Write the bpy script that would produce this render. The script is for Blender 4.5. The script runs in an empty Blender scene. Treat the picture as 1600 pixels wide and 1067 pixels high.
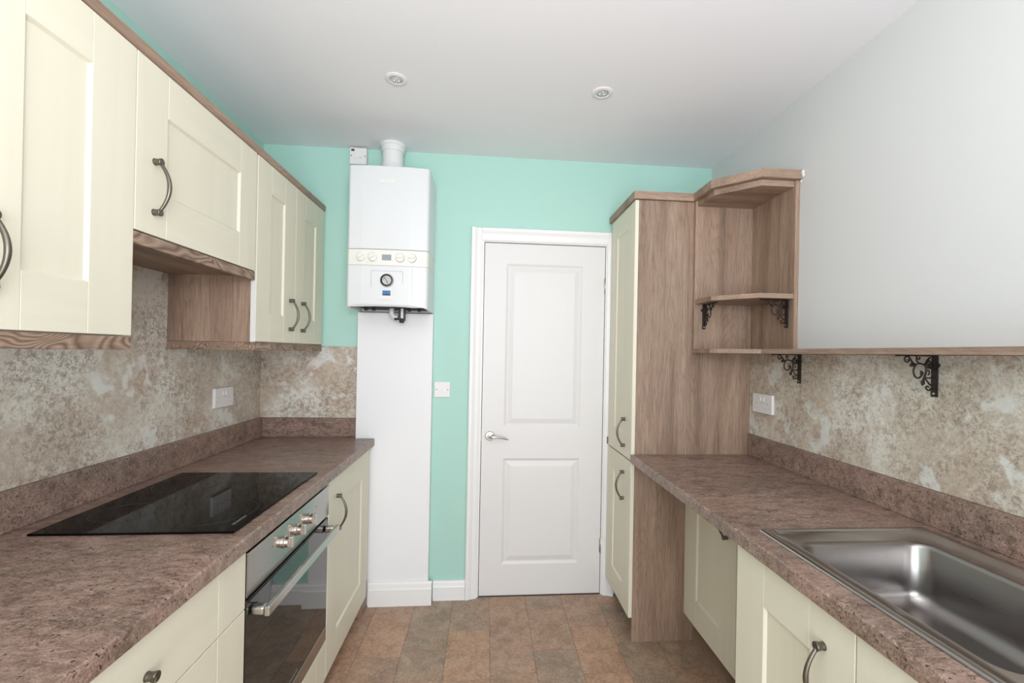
import bpy, bmesh, math, random
from mathutils import Vector, Matrix
random.seed(7)
C = bpy.context.scene
COL = C.collection
# ------------------------------------------------------------------ camera
def set_camera():
    yaw, pitch, roll = .0851, .0025, .0190
    f = Vector((math.sin(yaw)*math.cos(pitch), math.cos(yaw)*math.cos(pitch), math.sin(pitch)))
    r = f.cross(Vector((0, 0, 1))).normalized(); u = r.cross(f)
    r2 = r*math.cos(roll)+u*math.sin(roll); u2 = -r*math.sin(roll)+u*math.cos(roll)
    cd = bpy.data.cameras.new('camera'); co = bpy.data.objects.new('camera', cd); COL.objects.link(co)
    m = Matrix((r2, u2, -f)).transposed().to_4x4(); m.translation = Vector((0, 0, 1.3712))
    co.matrix_world = m
    cd.sensor_width = 36; cd.lens = 704.85/1600*36
    cd.shift_x = -(819.73-800)/1600; cd.shift_y = (549.69-533.5)/1600
    cd.clip_start = .02
    C.camera = co
set_camera()
# ------------------------------------------------------------------ world, light, exposure
C.view_settings.view_transform = 'Standard'; C.view_settings.look = 'None'
C.view_settings.gamma = 1.0; C.view_settings.use_curve_mapping = False
C.view_settings.exposure = -0.04
w = bpy.data.worlds.new('world'); C.world = w; w.use_nodes = True
bg = w.node_tree.nodes['Background']; bg.inputs[0].default_value = (.80, .88, 1, 1); bg.inputs[1].default_value = 1.2
def area(name, loc, rot, sx, sy, power, color):
    l = bpy.data.lights.new(name, 'AREA'); l.shape = 'RECTANGLE'; l.size = sx; l.size_y = sy
    l.energy = power; l.color = color
    o = bpy.data.objects.new(name, l); COL.objects.link(o); o.location = loc; o.rotation_euler = rot
    return o
PI = math.pi
# daylight coming in through the window behind the camera (faces +Y)
area('window_daylight', (.15, -1.14, 1.22), (PI/2, 0, 0), 1.5, 1.9, 60, (.92, .965, 1))
# photographer's flash bounced off the ceiling just behind the camera
area('bounced_flash', (.05, -.22, 1.78), (PI-.42, 0, 0), .5, .5, 24.5, (.985, .985, 1))

# room constants
L, R, D, H, YB = -1.212, 1.296, 2.536, 2.469, -1.2
HW = .897

# ------------------------------------------------------------------ materials
def newmat(name, base=(.8, .8, .8), rough=.5, metal=0, spec=.5, coat=0):
    m = bpy.data.materials.new(name); m.use_nodes = True
    b = m.node_tree.nodes['Principled BSDF']
    b.inputs['Base Color'].default_value = (*base, 1); b.inputs['Roughness'].default_value = rough
    b.inputs['Metallic'].default_value = metal; b.inputs['Specular IOR Level'].default_value = spec
    if coat: b.inputs['Coat Weight'].default_value = coat
    return m, m.node_tree, b
def N(t, k, **kw):
    n = t.nodes.new(k)
    for a, v in kw.items(): setattr(n, a, v)
    return n
def coords(t, scale=(1, 1, 1), rnd=False, off=(0, 0, 0)):
    g = N(t, 'ShaderNodeNewGeometry'); mp = N(t, 'ShaderNodeMapping')
    mp.inputs['Scale'].default_value = scale; mp.inputs['Location'].default_value = off
    src = g.outputs['Position']
    if rnd:
        oi = N(t, 'ShaderNodeObjectInfo'); mu = N(t, 'ShaderNodeMath', operation='MULTIPLY'); mu.inputs[1].default_value = 37
        t.links.new(oi.outputs['Random'], mu.inputs[0])
        ad = N(t, 'ShaderNodeVectorMath', operation='ADD')
        t.links.new(src, ad.inputs[0]); t.links.new(mu.outputs[0], ad.inputs[1]); src = ad.outputs[0]
    t.links.new(src, mp.inputs['Vector'])
    return mp.outputs[0]
def noise(t, vec, scale, detail=4, rough=.6, dist=0):
    n = N(t, 'ShaderNodeTexNoise'); n.inputs['Scale'].default_value = scale; n.inputs['Detail'].default_value = detail
    n.inputs['Roughness'].default_value = rough; n.inputs['Distortion'].default_value = dist
    t.links.new(vec, n.inputs['Vector']); return n.outputs['Fac']
def ramp(t, fac, stops, interp='LINEAR'):
    r = N(t, 'ShaderNodeValToRGB'); e = r.color_ramp.elements; r.color_ramp.interpolation = interp
    while len(e) > 1: e.remove(e[0])
    e[0].position = stops[0][0]; e[0].color = (*stops[0][1], 1) if len(stops[0][1]) == 3 else stops[0][1]
    for p_, c_ in stops[1:]:
        q = e.new(p_); q.color = (*c_, 1)
    t.links.new(fac, r.inputs[0]); return r.outputs[0]
def mix(t, fac, a, b, mode='MIX'):
    m = N(t, 'ShaderNodeMix', data_type='RGBA', blend_type=mode)
    for s, v in ((m.inputs['Factor'], fac), (m.inputs['A'], a), (m.inputs['B'], b)):
        if isinstance(v, (int, float)): s.default_value = v
        elif isinstance(v, tuple): s.default_value = (*v, 1)
        else: t.links.new(v, s)
    return m.outputs['Result']
def bump(t, b, h, strength=.2, dist=.002):
    n = N(t, 'ShaderNodeBump'); n.inputs['Strength'].default_value = strength; n.inputs['Distance'].default_value = dist
    t.links.new(h, n.inputs['Height']); t.links.new(n.outputs[0], b.inputs['Normal'])
def g3(v): return (v, v, v)
M = {}
def paint(name, col, rough=.6, b_=.08, sc=60):
    m, t, b = newmat(name, col, rough)
    v = coords(t); n = noise(t, v, sc, 3); bump(t, b, n, b_, .002)
    n2 = noise(t, coords(t), 1.7, 2)
    t.links.new(mix(t, ramp(t, n2, [(.3, g3(.97)), (.7, g3(1.0))]), g3(0), col, 'MIX'), b.inputs['Base Color'])
    m.node_tree.links.remove(b.inputs['Base Color'].links[0]); b.inputs['Base Color'].default_value = (*col, 1)
    M[name] = m
paint('ceiling_paint', (.85, .84, .86), .8)
paint('white_wall', (.66, .66, .655), .7, .12, 90)
paint('mint_wall', (.43, .68, .60), .6, .10, 80)
paint('gloss_white', (.86, .85, .84), .35, .03, 20)
paint('door_white', (.77, .75, .74), .45, .05, 120)
paint('boxing_white', (.86, .86, .87), .55, .05, 60)
def cream(name, horiz):
    m, t, b = newmat(name, (.80, .76, .57), .45, 0, .35)
    s = (1, .06, 1) if horiz else (1, 1, .06)
    v = coords(t, s); n = noise(t, v, 220, 4, .7)
    v2 = coords(t, s, True); n2 = noise(t, v2, 14, 3, .6, .8)
    c = mix(t, ramp(t, n2, [(.3, (.0, .0, .0)), (.7, (1, 1, 1))]), (.735, .70, .565), (.775, .74, .605))
    t.links.new(c, b.inputs['Base Color'])
    bump(t, b, mix(t, .4, n, n2), .22, .0015); M[name] = m
cream('cream_vertical', False); cream('cream_horizontal', True)
def oak(name, axis, tint=1.0):
    m, t, b = newmat(name, (.3, .2, .14), .5)
    def sc(k):
        q = [1, 1, 1]; q['xyz'.index(axis)] = k; return tuple(q)
    broad = noise(t, coords(t, sc(.05), True), 16, 3, .6, .15)
    big = noise(t, coords(t, sc(.12), True), 4.5, 2, .5, .4)
    w_ = noise(t, coords(t, sc(.13), True), 8, 1, .4, .6)          # cathedral grain
    rings = N(t, 'ShaderNodeMath', operation='PINGPONG'); rings.inputs[1].default_value = .022
    t.links.new(w_, rings.inputs[0])
    rg = ramp(t, rings.outputs[0], [(0, g3(.72)), (.012, g3(1))])
    fine = noise(t, coords(t, sc(.045), True), 210, 3, .8)
    pores = noise(t, coords(t, sc(.10), True), 330, 2, .6)
    c = ramp(t, broad, [(.34, (.255*tint, .170*tint, .118*tint)), (.48, (.40*tint, .270*tint, .192*tint)), (.64, (.50*tint, .36*tint, .265*tint))])
    c = mix(t, .30, c, ramp(t, big, [(.40, (.30*tint, .215*tint, .155*tint)), (.60, (.54*tint, .37*tint, .265*tint))]))
    c = mix(t, .6, c, ramp(t, fine, [(.38, (.66, .62, .58)), (.50, (1.0, 1.0, 1.0)), (.62, (1.16, 1.18, 1.2))]), 'MULTIPLY')
    c = mix(t, ramp(t, pores, [(.60, g3(0)), (.68, g3(.3))]), c, (.15, .095, .065))
    k = mix(t, 1.0, mix(t, .5, c, rg, 'MULTIPLY'), (.80, .79, .80), 'MULTIPLY')
    t.links.new(k, b.inputs['Base Color'])
    bump(t, b, fine, .12, .001); M[name] = m
def oak_swirl(name):
    m, t, b = newmat(name, (.3, .2, .14), .5)
    w_ = noise(t, coords(t, (1, .30, 1.0), True), 7, 2, .45, .9)
    rings = N(t, 'ShaderNodeMath', operation='PINGPONG'); rings.inputs[1].default_value = .016
    t.links.new(w_, rings.inputs[0])
    rg = ramp(t, rings.outputs[0], [(0, (.14, .085, .055)), (.006, (.25, .165, .115)), (.016, (.40, .28, .205))])
    fine = noise(t, coords(t, (1, .05, 1), True), 200, 3, .8)
    c = mix(t, .6, rg, ramp(t, fine, [(.38, (.62, .58, .54)), (.50, (.95, .95, .95)), (.62, (1.1, 1.1, 1.1))]), 'MULTIPLY')
    t.links.new(c, b.inputs['Base Color']); M[name] = m
oak_swirl('oak_swirl')
oak('oak_z', 'z'); oak('oak_y', 'y'); oak('oak_x', 'x'); oak('oak_dark_y', 'y', .8)
def laminate():
    m, t, b = newmat('worktop_laminate', (.25, .16, .12), .34)
    v1 = coords(t)
    mp = N(t, 'ShaderNodeMapping'); mp.inputs['Rotation'].default_value = (0, 0, .45); mp.inputs['Scale'].default_value = (.45, 1, 1)
    t.links.new(v1, mp.inputs['Vector']); v = mp.outputs[0]
    a = noise(t, v, 4.5, 5, .65, .7); f = noise(t, v, 120, 5, .85, .2); g = noise(t, v1, 150, 2, .6); k = noise(t, v, 30, 5, .75, .3)
    h = noise(t, v1, 320, 2, .7)
    c = ramp(t, f, [(.38, (.095, .058, .045)), (.46, (.21, .140, .110)), (.53, (.31, .215, .175)), (.62, (.52, .40, .335))])
    c2 = ramp(t, a, [(.38, (.20, .15, .12)), (.5, (.30, .205, .165)), (.60, (.43, .285, .235))])
    c = mix(t, .42, c, c2)
    c = mix(t, ramp(t, k, [(.52, g3(0)), (.62, g3(.65))]), c, (.090, .056, .045))
    c = mix(t, ramp(t, k, [(.36, g3(.35)), (.46, g3(0))]), c, (.50, .39, .33))
    c = mix(t, ramp(t, g, [(.63, g3(0)), (.66, g3(.9))]), c, (.022, .018, .018))
    c = mix(t, ramp(t, h, [(.60, g3(0)), (.68, g3(.6))]), c, (.62, .51, .44))
    t.links.new(mix(t, 1.0, c, (.92, .885, .86), 'MULTIPLY'), b.inputs['Base Color']); M['worktop_laminate'] = m
laminate()
def marble():
    m, t, b = newmat('splash_marble', (.4, .36, .3), .32)
    v = coords(t)
    a = noise(t, v, 3.2, 6, .62, .25); z = noise(t, coords(t, off=(3, 5, 1)), 4.2, 6, .68, .3)
    f = noise(t, v, 45, 6, .85, .3); g = noise(t, v, 130, 4, .8); k = noise(t, v, 5.0, 7, .66, .35); k2 = noise(t, coords(t, off=(1, 8, 3)), 9, 6, .66, .5)
    pat = noise(t, coords(t, off=(9, 2, 4)), 7, 3, .6, .3); cl = noise(t, coords(t, off=(2, 2, 7)), 6, 4, .7, .2)
    c = ramp(t, a, [(.38, (.54, .465, .375)), (.47, (.64, .585, .495)), (.56, (.74, .71, .63))])
    c = mix(t, ramp(t, z, [(.49, g3(0)), (.61, g3(.6))]), c, (.50, .37, .27))
    # speckle gathers in clusters, leaving clear pale patches
    dens = ramp(t, cl, [(.40, g3(.35)), (.58, g3(.95))])
    c = mix(t, mix(t, dens, g3(0), ramp(t, f, [(.43, g3(.75)), (.51, g3(.0))])), c, (.29, .215, .165))
    c = mix(t, mix(t, dens, g3(0), ramp(t, g, [(.54, g3(0)), (.60, g3(.75))])), c, (.20, .165, .145))
    c = mix(t, ramp(t, f, [(.54, g3(0)), (.64, g3(.45))]), c, (.78, .77, .71))
    c = mix(t, ramp(t, pat, [(.58, g3(0)), (.63, g3(.75))]), c, (.73, .74, .70))
    for kk, wd in ((k, .008), (k2, .010)):
        vein = N(t, 'ShaderNodeMath', operation='ABSOLUTE'); sb = N(t, 'ShaderNodeMath', operation='SUBTRACT'); sb.inputs[1].default_value = .5
        t.links.new(kk, sb.inputs[0]); t.links.new(sb.outputs[0], vein.inputs[0])
        vm = mix(t, ramp(t, cl, [(.46, g3(.1)), (.56, g3(1))]), g3(0), ramp(t, vein.outputs[0], [(0, g3(.6)), (wd, g3(0))]))
        c = mix(t, vm, c, (.28, .185, .135))
    t.links.new(c, b.inputs['Base Color']); M['splash_marble'] = m
marble()
def tilemat(name, c1, c2, c3):
    m, t, b = newmat(name, c1, .42)
    v = coords(t, (1, 1, 1), True); a = noise(t, v, 7, 5, .7, .5); f = noise(t, v, 90, 5, .8, .3); g = noise(t, v, 15, 5, .75, .8); o = noise(t, coords(t), 3.2, 4, .6, .3)
    c = ramp(t, a, [(.40, c2), (.50, c1), (.60, c3)])
    c = mix(t, ramp(t, o, [(.48, g3(0)), (.60, g3(.5))]), c, (.42, .255, .165))
    c = mix(t, .38, c, ramp(t, f, [(.40, tuple(x*.42 for x in c1)), (.60, tuple(min(1, x*1.6) for x in c1))]))
    c = mix(t, ramp(t, g, [(.53, g3(0)), (.62, g3(.42))]), c, (.45, .37, .29))
    c = mix(t, ramp(t, g, [(.38, g3(.4)), (.46, g3(0))]), c, (.19, .135, .095))
    t.links.new(c, b.inputs['Base Color']); bump(t, b, f, .12, .001); M[name] = m
tilemat('tile_rust', (.46, .275, .175), (.36, .215, .14), (.52, .32, .21))
tilemat('tile_brown', (.40, .255, .172), (.31, .20, .138), (.47, .31, .215))
tilemat('tile_grey', (.35, .245, .172), (.265, .20, .147), (.42, .29, .205))
m, t, b = newmat('grout', (.22, .16, .115), .7); M['grout'] = m
def simple(name, *a, **k): M[name] = newmat(name, *a, **k)[0]
simple('pewter', (.19, .17, .14), .40, 1)
simple('chrome', (.72, .71, .69), .16, 1)
simple('nickel', (.50, .46, .41), .3, 1)
simple('black_glass', (.002, .002, .002), .04, 0, .09)
simple('oven_glass', (.012, .011, .010), .03, 0, .9)
simple('mark_grey', (.16, .16, .16), .5)
simple('zone_print', (.03, .03, .03), .3)
simple('knob_satin', (.62, .56, .51), .28, 1)
simple('bar_steel', (.55, .53, .50), .25, 1)
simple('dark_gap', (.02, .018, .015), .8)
simple('cast_iron', (.030, .022, .018), .45, .4)
simple('plastic_white', (.80, .78, .77), .4)
simple('plastic_edge', (.40, .39, .38), .5)
simple('boiler_white', (.74, .75, .76), .32)
simple('boiler_cream', (.80, .79, .74), .4)
simple('boiler_seam', (.35, .35, .33), .6)
simple('lcd_grey', (.30, .34, .37), .3)
simple('gauge_face', (.50, .50, .51), .4)
simple('label_blue', (.06, .16, .42), .4)
simple('label_navy', (.01, .02, .07), .4)
simple('neon_red', (.10, .02, .02), .3)
simple('flue_white', (.78, .78, .77), .4)
simple('pipe_dark', (.03, .027, .025), .5)
simple('filler_white', (.85, .85, .84), .6)
simple('inner_grey', (.30, .29, .27), .6)
simple('lamp_lens', (.62, .62, .62), .18, .6)
simple('carcass_white', (.72, .71, .70), .5)
def steel(name, base, rough, metal=1, sc=(1, .03, 1), bs=.06):
    m, t, b = newmat(name, base, rough, metal)
    v = coords(t, sc); n = noise(t, v, 30, 3, .7); r = ramp(t, n, [(.3, g3(rough*.9)), (.7, g3(rough*1.1))])
    t.links.new(r, b.inputs['Roughness']); M[name] = m
steel('sink_steel', (.50, .48, .47), .24)
steel('bowl_steel', (.34, .32, .31), .30)
steel('fascia_steel', (.40, .38, .36), .16)
m, t, b = newmat('window_glass', (1, 1, 1), 0); b.inputs['Transmission Weight'].default_value = 1; b.inputs['IOR'].default_value = 1.0; M['window_glass'] = m

# ------------------------------------------------------------------ mesh helpers
class MB:
    def __init__(s): s.bm = bmesh.new()
    def box(s, x0, x1, y0, y1, z0, z1, bev=0, seg=2):
        b = bmesh.new()
        r = bmesh.ops.create_cube(b, size=1)
        for v in b.verts:
            v.co = Vector(((x0+x1)/2+v.co.x*(x1-x0), (y0+y1)/2+v.co.y*(y1-y0), (z0+z1)/2+v.co.z*(z1-z0)))
        if bev: bmesh.ops.bevel(b, geom=b.edges[:], offset=bev, segments=seg, affect='EDGES', profile=.5)
        s.add(b); return s
    def add(s, b, mat=None):
        if mat is not None: b.transform(mat)
        me = bpy.data.meshes.new('tmp'); b.to_mesh(me); b.free(); s.bm.from_mesh(me); bpy.data.meshes.remove(me)
    def prism(s, poly, axis, a, b_, bev=0):
        """poly: 2D points in the two other axes (in xyz order); extruded along axis from a to b_"""
        b = bmesh.new(); i = 'xyz'.index(axis)
        def P(p, t_):
            q = list(p); q.insert(i, t_); return Vector(q)
        v0 = [b.verts.new(P(p, a)) for p in poly]; v1 = [b.verts.new(P(p, b_)) for p in poly]
        b.faces.new(v0); b.faces.new(v1[::-1]); n = len(poly)
        for k in range(n): b.faces.new((v0[k], v0[(k+1) % n], v1[(k+1) % n], v1[k]))
        bmesh.ops.recalc_face_normals(b, faces=b.faces[:])
        if bev: bmesh.ops.bevel(b, geom=b.edges[:], offset=bev, segments=2, affect='EDGES', profile=.5)
        s.add(b); return s
    def tube(s, pts, rad, seg=10, flat=None, closed=False):
        """round tube along pts; rad number or list; flat=(vec, k) squashes the section along vec"""
        pts = [Vector(p) for p in pts]; n = len(pts); b = bmesh.new(); rings = []
        rr = rad if isinstance(rad, (list, tuple)) else [rad]*n
        prev = None
        for i, p in enumerate(pts):
            if closed: d = pts[(i+1) % n]-pts[i-1]
            else: d = pts[min(i+1, n-1)]-pts[max(i-1, 0)]
            d.normalize()
            if prev is None:
                a = d.orthogonal().normalized()
            else:
                a = prev-d*prev.dot(d); a = a.normalized() if a.length > 1e-6 else d.orthogonal().normalized()
            prev = a; c = d.cross(a); ring = []
            for k in range(seg):
                th = 2*PI*k/seg; o = (a*math.cos(th)+c*math.sin(th))*rr[i]
                if flat: o = o-flat[0]*(o.dot(flat[0]))*(1-flat[1])
                ring.append(b.verts.new(p+o))
            rings.append(ring)
        m_ = n if closed else n-1
        for i in range(m_):
            A, B = rings[i], rings[(i+1) % n]
            for k in range(seg):
                f = b.faces.new((A[k], A[(k+1) % seg], B[(k+1) % seg], B[k])); f.smooth = True
        if not closed:
            b.faces.new(rings[0][::-1]); b.faces.new(rings[-1])
        bmesh.ops.recalc_face_normals(b, faces=b.faces[:]); s.add(b); return s
    def lathe(s, prof, mat, seg=32):
        """prof: (r, z) points around local z, placed by mat"""
        b = bmesh.new(); rings = []
        for r, z in prof:
            if r < 1e-6: rings.append([b.verts.new((0, 0, z))])
            else: rings.append([b.verts.new((r*math.cos(2*PI*k/seg), r*math.sin(2*PI*k/seg), z)) for k in range(seg)])
        for A, B in zip(rings, rings[1:]):
            for k in range(seg):
                a0, a1 = A[k % len(A)], A[(k+1) % len(A)]; b0, b1 = B[k % len(B)], B[(k+1) % len(B)]
                vs = []
                for q in (a0, a1, b1, b0):
                    if q not in vs: vs.append(q)
                if len(vs) > 2: f = b.faces.new(vs); f.smooth = True
        bmesh.ops.recalc_face_normals(b, faces=b.faces[:])
        for e in b.edges:
            if len(e.link_faces) == 2 and e.calc_face_angle() > .6: e.smooth = False
        s.add(b, mat); return s
def origin_of(parent):
    o = Vector((0, 0, 0)); q = parent
    while q is not None: o += q.location; q = q.parent
    return o
def obj(name, mb, mat, parent=None, loc=None):
    me = bpy.data.meshes.new(name); bm = mb.bm
    cs = [v.co for v in bm.verts]
    if loc is None:
        loc = Vector(((min(c.x for c in cs)+max(c.x for c in cs))/2, (min(c.y for c in cs)+max(c.y for c in cs))/2, min(c.z for c in cs)))
    loc = Vector(loc)
    for v in bm.verts: v.co -= loc
    bm.to_mesh(me); bm.free()
    me.materials.append(M[mat]); o = bpy.data.objects.new(name, me); COL.objects.link(o)
    o.parent = parent; o.location = loc-origin_of(parent)
    return o
def tag(o, label=None, cat=None, group=None, kind=None):
    if label: o['label'] = label
    if cat: o['category'] = cat
    if group: o['group'] = group
    if kind: o['kind'] = kind
    return o
def thing(name, loc, label, cat, group=None):
    o = bpy.data.objects.new(name, None); COL.objects.link(o); o.location = loc; o.empty_display_size = .05
    return tag(o, label, cat, group)
def struct(name, mb, mat, label=None, parent=None):
    o = obj(name, mb, mat, parent); 
    if parent is None: o['kind'] = 'structure'
    if label: o['label'] = label
    return o
def B(*a, **k): return MB().box(*a, **k)
def rotm(normal, center):
    """matrix taking local z to normal"""
    q = Vector((0, 0, 1)).rotation_difference(Vector(normal))
    m = q.to_matrix().to_4x4(); m.translation = Vector(center); return m

# ------------------------------------------------------------------ the setting
fl = struct('floor', B(L-.1, R+.1, YB-.1, D+.1, -.05, -.0025), 'grout', 'brown tile patterned floor')
RUST = {(3, 1), (5, 1), (8, 2), (2, 3), (9, 0)}
x0 = -1.357; ci = 0
offs = [2.25, 2.25, 2.25, 2.245, 2.06, 2.24, 2.24, 2.26, 2.07, 2.24, 2.10, 2.25, 2.05, 2.2]
TL = .335
random.seed(3)
cache = {}
col_mats = {(4, 0): 'tile_rust', (4, 1): 'tile_brown', (5, 0): 'tile_grey', (5, 1): 'tile_grey', (6, 0): 'tile_grey', (6, 1): 'tile_rust', (6, 2): 'tile_rust', (7, 0): 'tile_brown', (7, 1): 'tile_brown',
            (8, 0): 'tile_brown', (8, 1): 'tile_grey', (9, 0): 'tile_brown', (9, 1): 'tile_rust', (10, 0): 'tile_grey', (10, 1): 'tile_grey'}
while x0 < R:
    ya = offs[ci % len(offs)]
    n0 = math.ceil((D-ya)/TL)
    yy = ya+n0*TL; ri = -1*(n0-1)+0
    k = 0
    while yy > YB:
        a, b_ = max(yy-TL, YB), min(yy, D)
        xa, xb = max(x0, L), min(x0+.2, R)
        if b_-a > .01 and xb-xa > .01:
            row = int(round((ya+TL*0 - yy)/TL))+1      # 0 = first row behind the joint
            mt = col_mats.get((ci, row), random.choice(['tile_brown', 'tile_grey', 'tile_brown', 'tile_rust']))
            obj('tile', B(xa+.0006, xb-.0006, a+.0006, b_-.0006, -.0024, 0, bev=.0004, seg=1), mt, fl)
        yy -= TL
    x0 += .2; ci += 1
struct('ceiling', B(L-.1, R+.1, YB-.1, D+.1, H, H+.1), 'ceiling_paint')
struct('wall_left', B(L-.1, L, YB-.1, D+.1, 0, H), 'mint_wall')
struct('wall_right', B(R, R+.1, YB-.1, D+.1, 0, H), 'white_wall')
# far wall with door opening
DX0, DX1, DZ = -.017, .672, 1.987
mb = MB()
mb.box(L, DX0-.03, D, D+.1, 0, H).box(DX1+.03, R, D, D+.1, 0, H).box(DX0-.03, DX1+.03, D, D+.1, DZ+.03, H)
struct('wall_far', mb, 'mint_wall')
struct('door_light_block', B(DX0-.2, DX1+.2, D+.101, D+.15, 0, H), 'dark_gap', 'added dark backing panel behind the far door, blocking light through its gaps')  # unseen dark panel added to stop light leaking in round the door leaf
# back wall with window behind the camera
wx0, wx1, wz0, wz1 = -.65, .95, .22, 2.22
mb = MB()
mb.box(L, wx0, YB-.1, YB, 0, H).box(wx1, R, YB-.1, YB, 0, H).box(wx0, wx1, YB-.1, YB, 0, wz0).box(wx0, wx1, YB-.1, YB, wz1, H)
struct('wall_back', mb, 'white_wall')
wn = thing('window_1', ((wx0+wx1)/2, YB-.05, wz0), 'white framed glazed window behind the camera', None); wn['kind'] = 'structure'
mb = MB()
for a, b_ in ((wx0, wx0+.06), (.12, .18), (wx1-.06, wx1)): mb.box(a, b_, YB-.08, YB-.02, wz0, wz1, bev=.004)
mb.box(wx0+.06, wx1-.06, YB-.08, YB-.02, wz0, wz0+.06).box(wx0+.06, wx1-.06, YB-.08, YB-.02, wz1-.06, wz1)
obj('window_frame', mb, 'gloss_white', wn)

# --- door frame, architrave, door
def arch(mb, x_in, x_out, z0, z1):      # vertical architrave with ogee-like face
    s = 1 if x_out > x_in else -1
    w_ = abs(x_out-x_in); yw = D
    prof = [(x_in, yw), (x_in, yw-.010), (x_in+s*.012, yw-.014), (x_in+s*w_*.45, yw-.017), (x_in+s*w_*.7, yw-.026), (x_in+s*w_*.93, yw-.028), (x_out, yw-.022), (x_out, yw)]
    return mb.prism(prof, 'z', z0, z1)
tr = thing('trim_1', (.3, D-.01, 0), 'white painted architrave around the far door', None); tr['kind'] = 'structure'
obj('architrave_side', arch(MB(), DX0-.012, -.093, 0, 2.064), 'gloss_white', tr)
obj('architrave_side', arch(MB(), DX1+.010, .748, 0, 2.066), 'gloss_white', tr)
mb = MB(); yw = D
prof = [(yw, 1.997), (yw-.010, 1.997), (yw-.014, 2.008), (yw-.017, 2.03), (yw-.0262, 2.048), (yw-.0282, 2.060), (yw-.022, 2.066), (yw, 2.066)]
mb.prism(prof, 'x', DX0-.014, DX1+.012); obj('architrave_head', mb, 'gloss_white', tr)
mb = MB().box(DX0-.03, DX0-.0035, D+.0005, D+.1, 0, DZ+.03).box(DX1+.0035, DX1+.03, D+.0005, D+.1, 0, DZ+.03).box(DX0-.0035, DX1+.0035, D+.0005, D+.1, DZ+.004, DZ+.03)
obj('door_lining', mb, 'gloss_white', tr)
obj('strike_plate', B(.694, .703, D-.0215, D-.0195, .865, .905), 'pewter', tr)
# moulded two panel door
YF = 2.545
dr = thing('door_1', (.33, YF+.02, 0), 'white moulded two panel door in the far wall', None); dr['kind'] = 'structure'
def moulded(x0, x1, z0, z1, panels, y):
    """panels: (xa,xb,za,zb) stacked bottom to top, same xa/xb"""
    b = bmesh.new()
    def q(xa, xb, za, zb, yy=y):
        b.faces.new([b.verts.new(v) for v in ((xa, yy, za), (xb, yy, za), (xb, yy, zb), (xa, yy, zb))])
    xa, xb = panels[0][0], panels[0][1]
    q(x0, xa, z0, z1); q(xb, x1, z0, z1)
    zs = [z0]
    for p_ in panels: zs += [p_[2], p_[3]]
    zs.append(z1)
    for i in range(0, len(zs), 2): q(xa, xb, zs[i], zs[i+1])
    for (a, c, e, f) in panels:
        rings = []
        for ins, dy in ((0, 0), (.004, .002), (.014, .0085), (.019, .0085), (.042, .002), (.046, .001)):
            rings.append([b.verts.new(v) for v in ((a+ins, y+dy, e+ins), (c-ins, y+dy, e+ins), (c-ins, y+dy, f-ins), (a+ins, y+dy, f-ins))])
        for A, Bq in zip(rings, rings[1:]):
            for k in range(4): b.faces.new((A[k], A[(k+1) % 4], Bq[(k+1) % 4], Bq[k]))
        b.faces.new(rings[-1])
    # sides and back
    yb = y+.035
    o = [(x0, z0), (x1, z0), (x1, z1), (x0, z1)]
    for k in range(4):
        (a, c), (e, f) = o[k], o[(k+1) % 4]
        b.faces.new([b.verts.new(v) for v in ((a, y, c), (a, yb, c), (e, yb, f), (e, y, f))])
    b.faces.new([b.verts.new((a, yb, c)) for a, c in o[::-1]])
    mb = MB(); mb.add(b); return mb
obj('door_leaf', moulded(DX0, DX1, .004, DZ, [(.106, .544, .178, .776), (.106, .544, .953, 1.875)], YF), 'door_white', dr)
hd = obj('door_handle', MB().lathe([(0, .0), (.026, 0), (.026, .007), (.023, .010), (.011, .011), (.011, .034), (.0, .036)], rotm((0, -1, 0), (.029, YF, .902)), 40), 'nickel', dr); hd['label'] = 'satin nickel lever handle'
pts = [(.029, YF-.030, .902), (.029, YF-.045, .902), (.036, YF-.052, .9025), (.055, YF-.052, .903), (.080, YF-.050, .901), (.105, YF-.046, .896), (.132, YF-.040, .887)]
obj('lever', MB().tube(pts, [.009, .0095, .009, .008, .0065, .0055, .004], 12), 'chrome', hd)
obj('latch_plate', B(DX0-.0035, DX0+.0005, YF-.0015, YF+.001, .872, .918), 'pewter', dr)
for z in (1.765, .277):
    hg = obj('hinge', MB().tube([(DX1+.002, YF-.003, z-.045), (DX1+.002, YF-.003, z+.045)], .0045, 10), 'nickel', dr)
    obj('hinge_leaf', B(DX1-.006, DX1+.001, YF-.0012, YF-.0002, z-.038, z+.038), 'chrome', hg)
# skirting
def skirt(mb, x0, x1, yfront, z1, t_=.018):
    prof = [(yfront+t_, 0), (yfront, 0), (yfront, z1*.70), (yfront+.003, z1*.76), (yfront+.006, z1*.92), (yfront+.011, z1), (yfront+t_, z1)]
    return mb.prism(prof, 'x', x0, x1)
struct('baseboard_far', skirt(MB(), -.268, -.0935, 2.512, .104, .0235), 'gloss_white', 'white skirting board beside the far door')
# the boxed in pipe run
bx = thing('pipe_boxing', (-.49, 2.51, 0), 'white painted boxed-in pipe casing from floor up to the boiler', 'boxing')
obj('casing', B(-.690, -.291, 2.487, D-.0005, .0, 1.574, bev=.003), 'boxing_white', bx)
mb = MB(); skirt(mb, -.6045, -.270, 2.468, .126, .0185); obj('skirting', mb, 'gloss_white', bx)

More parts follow.
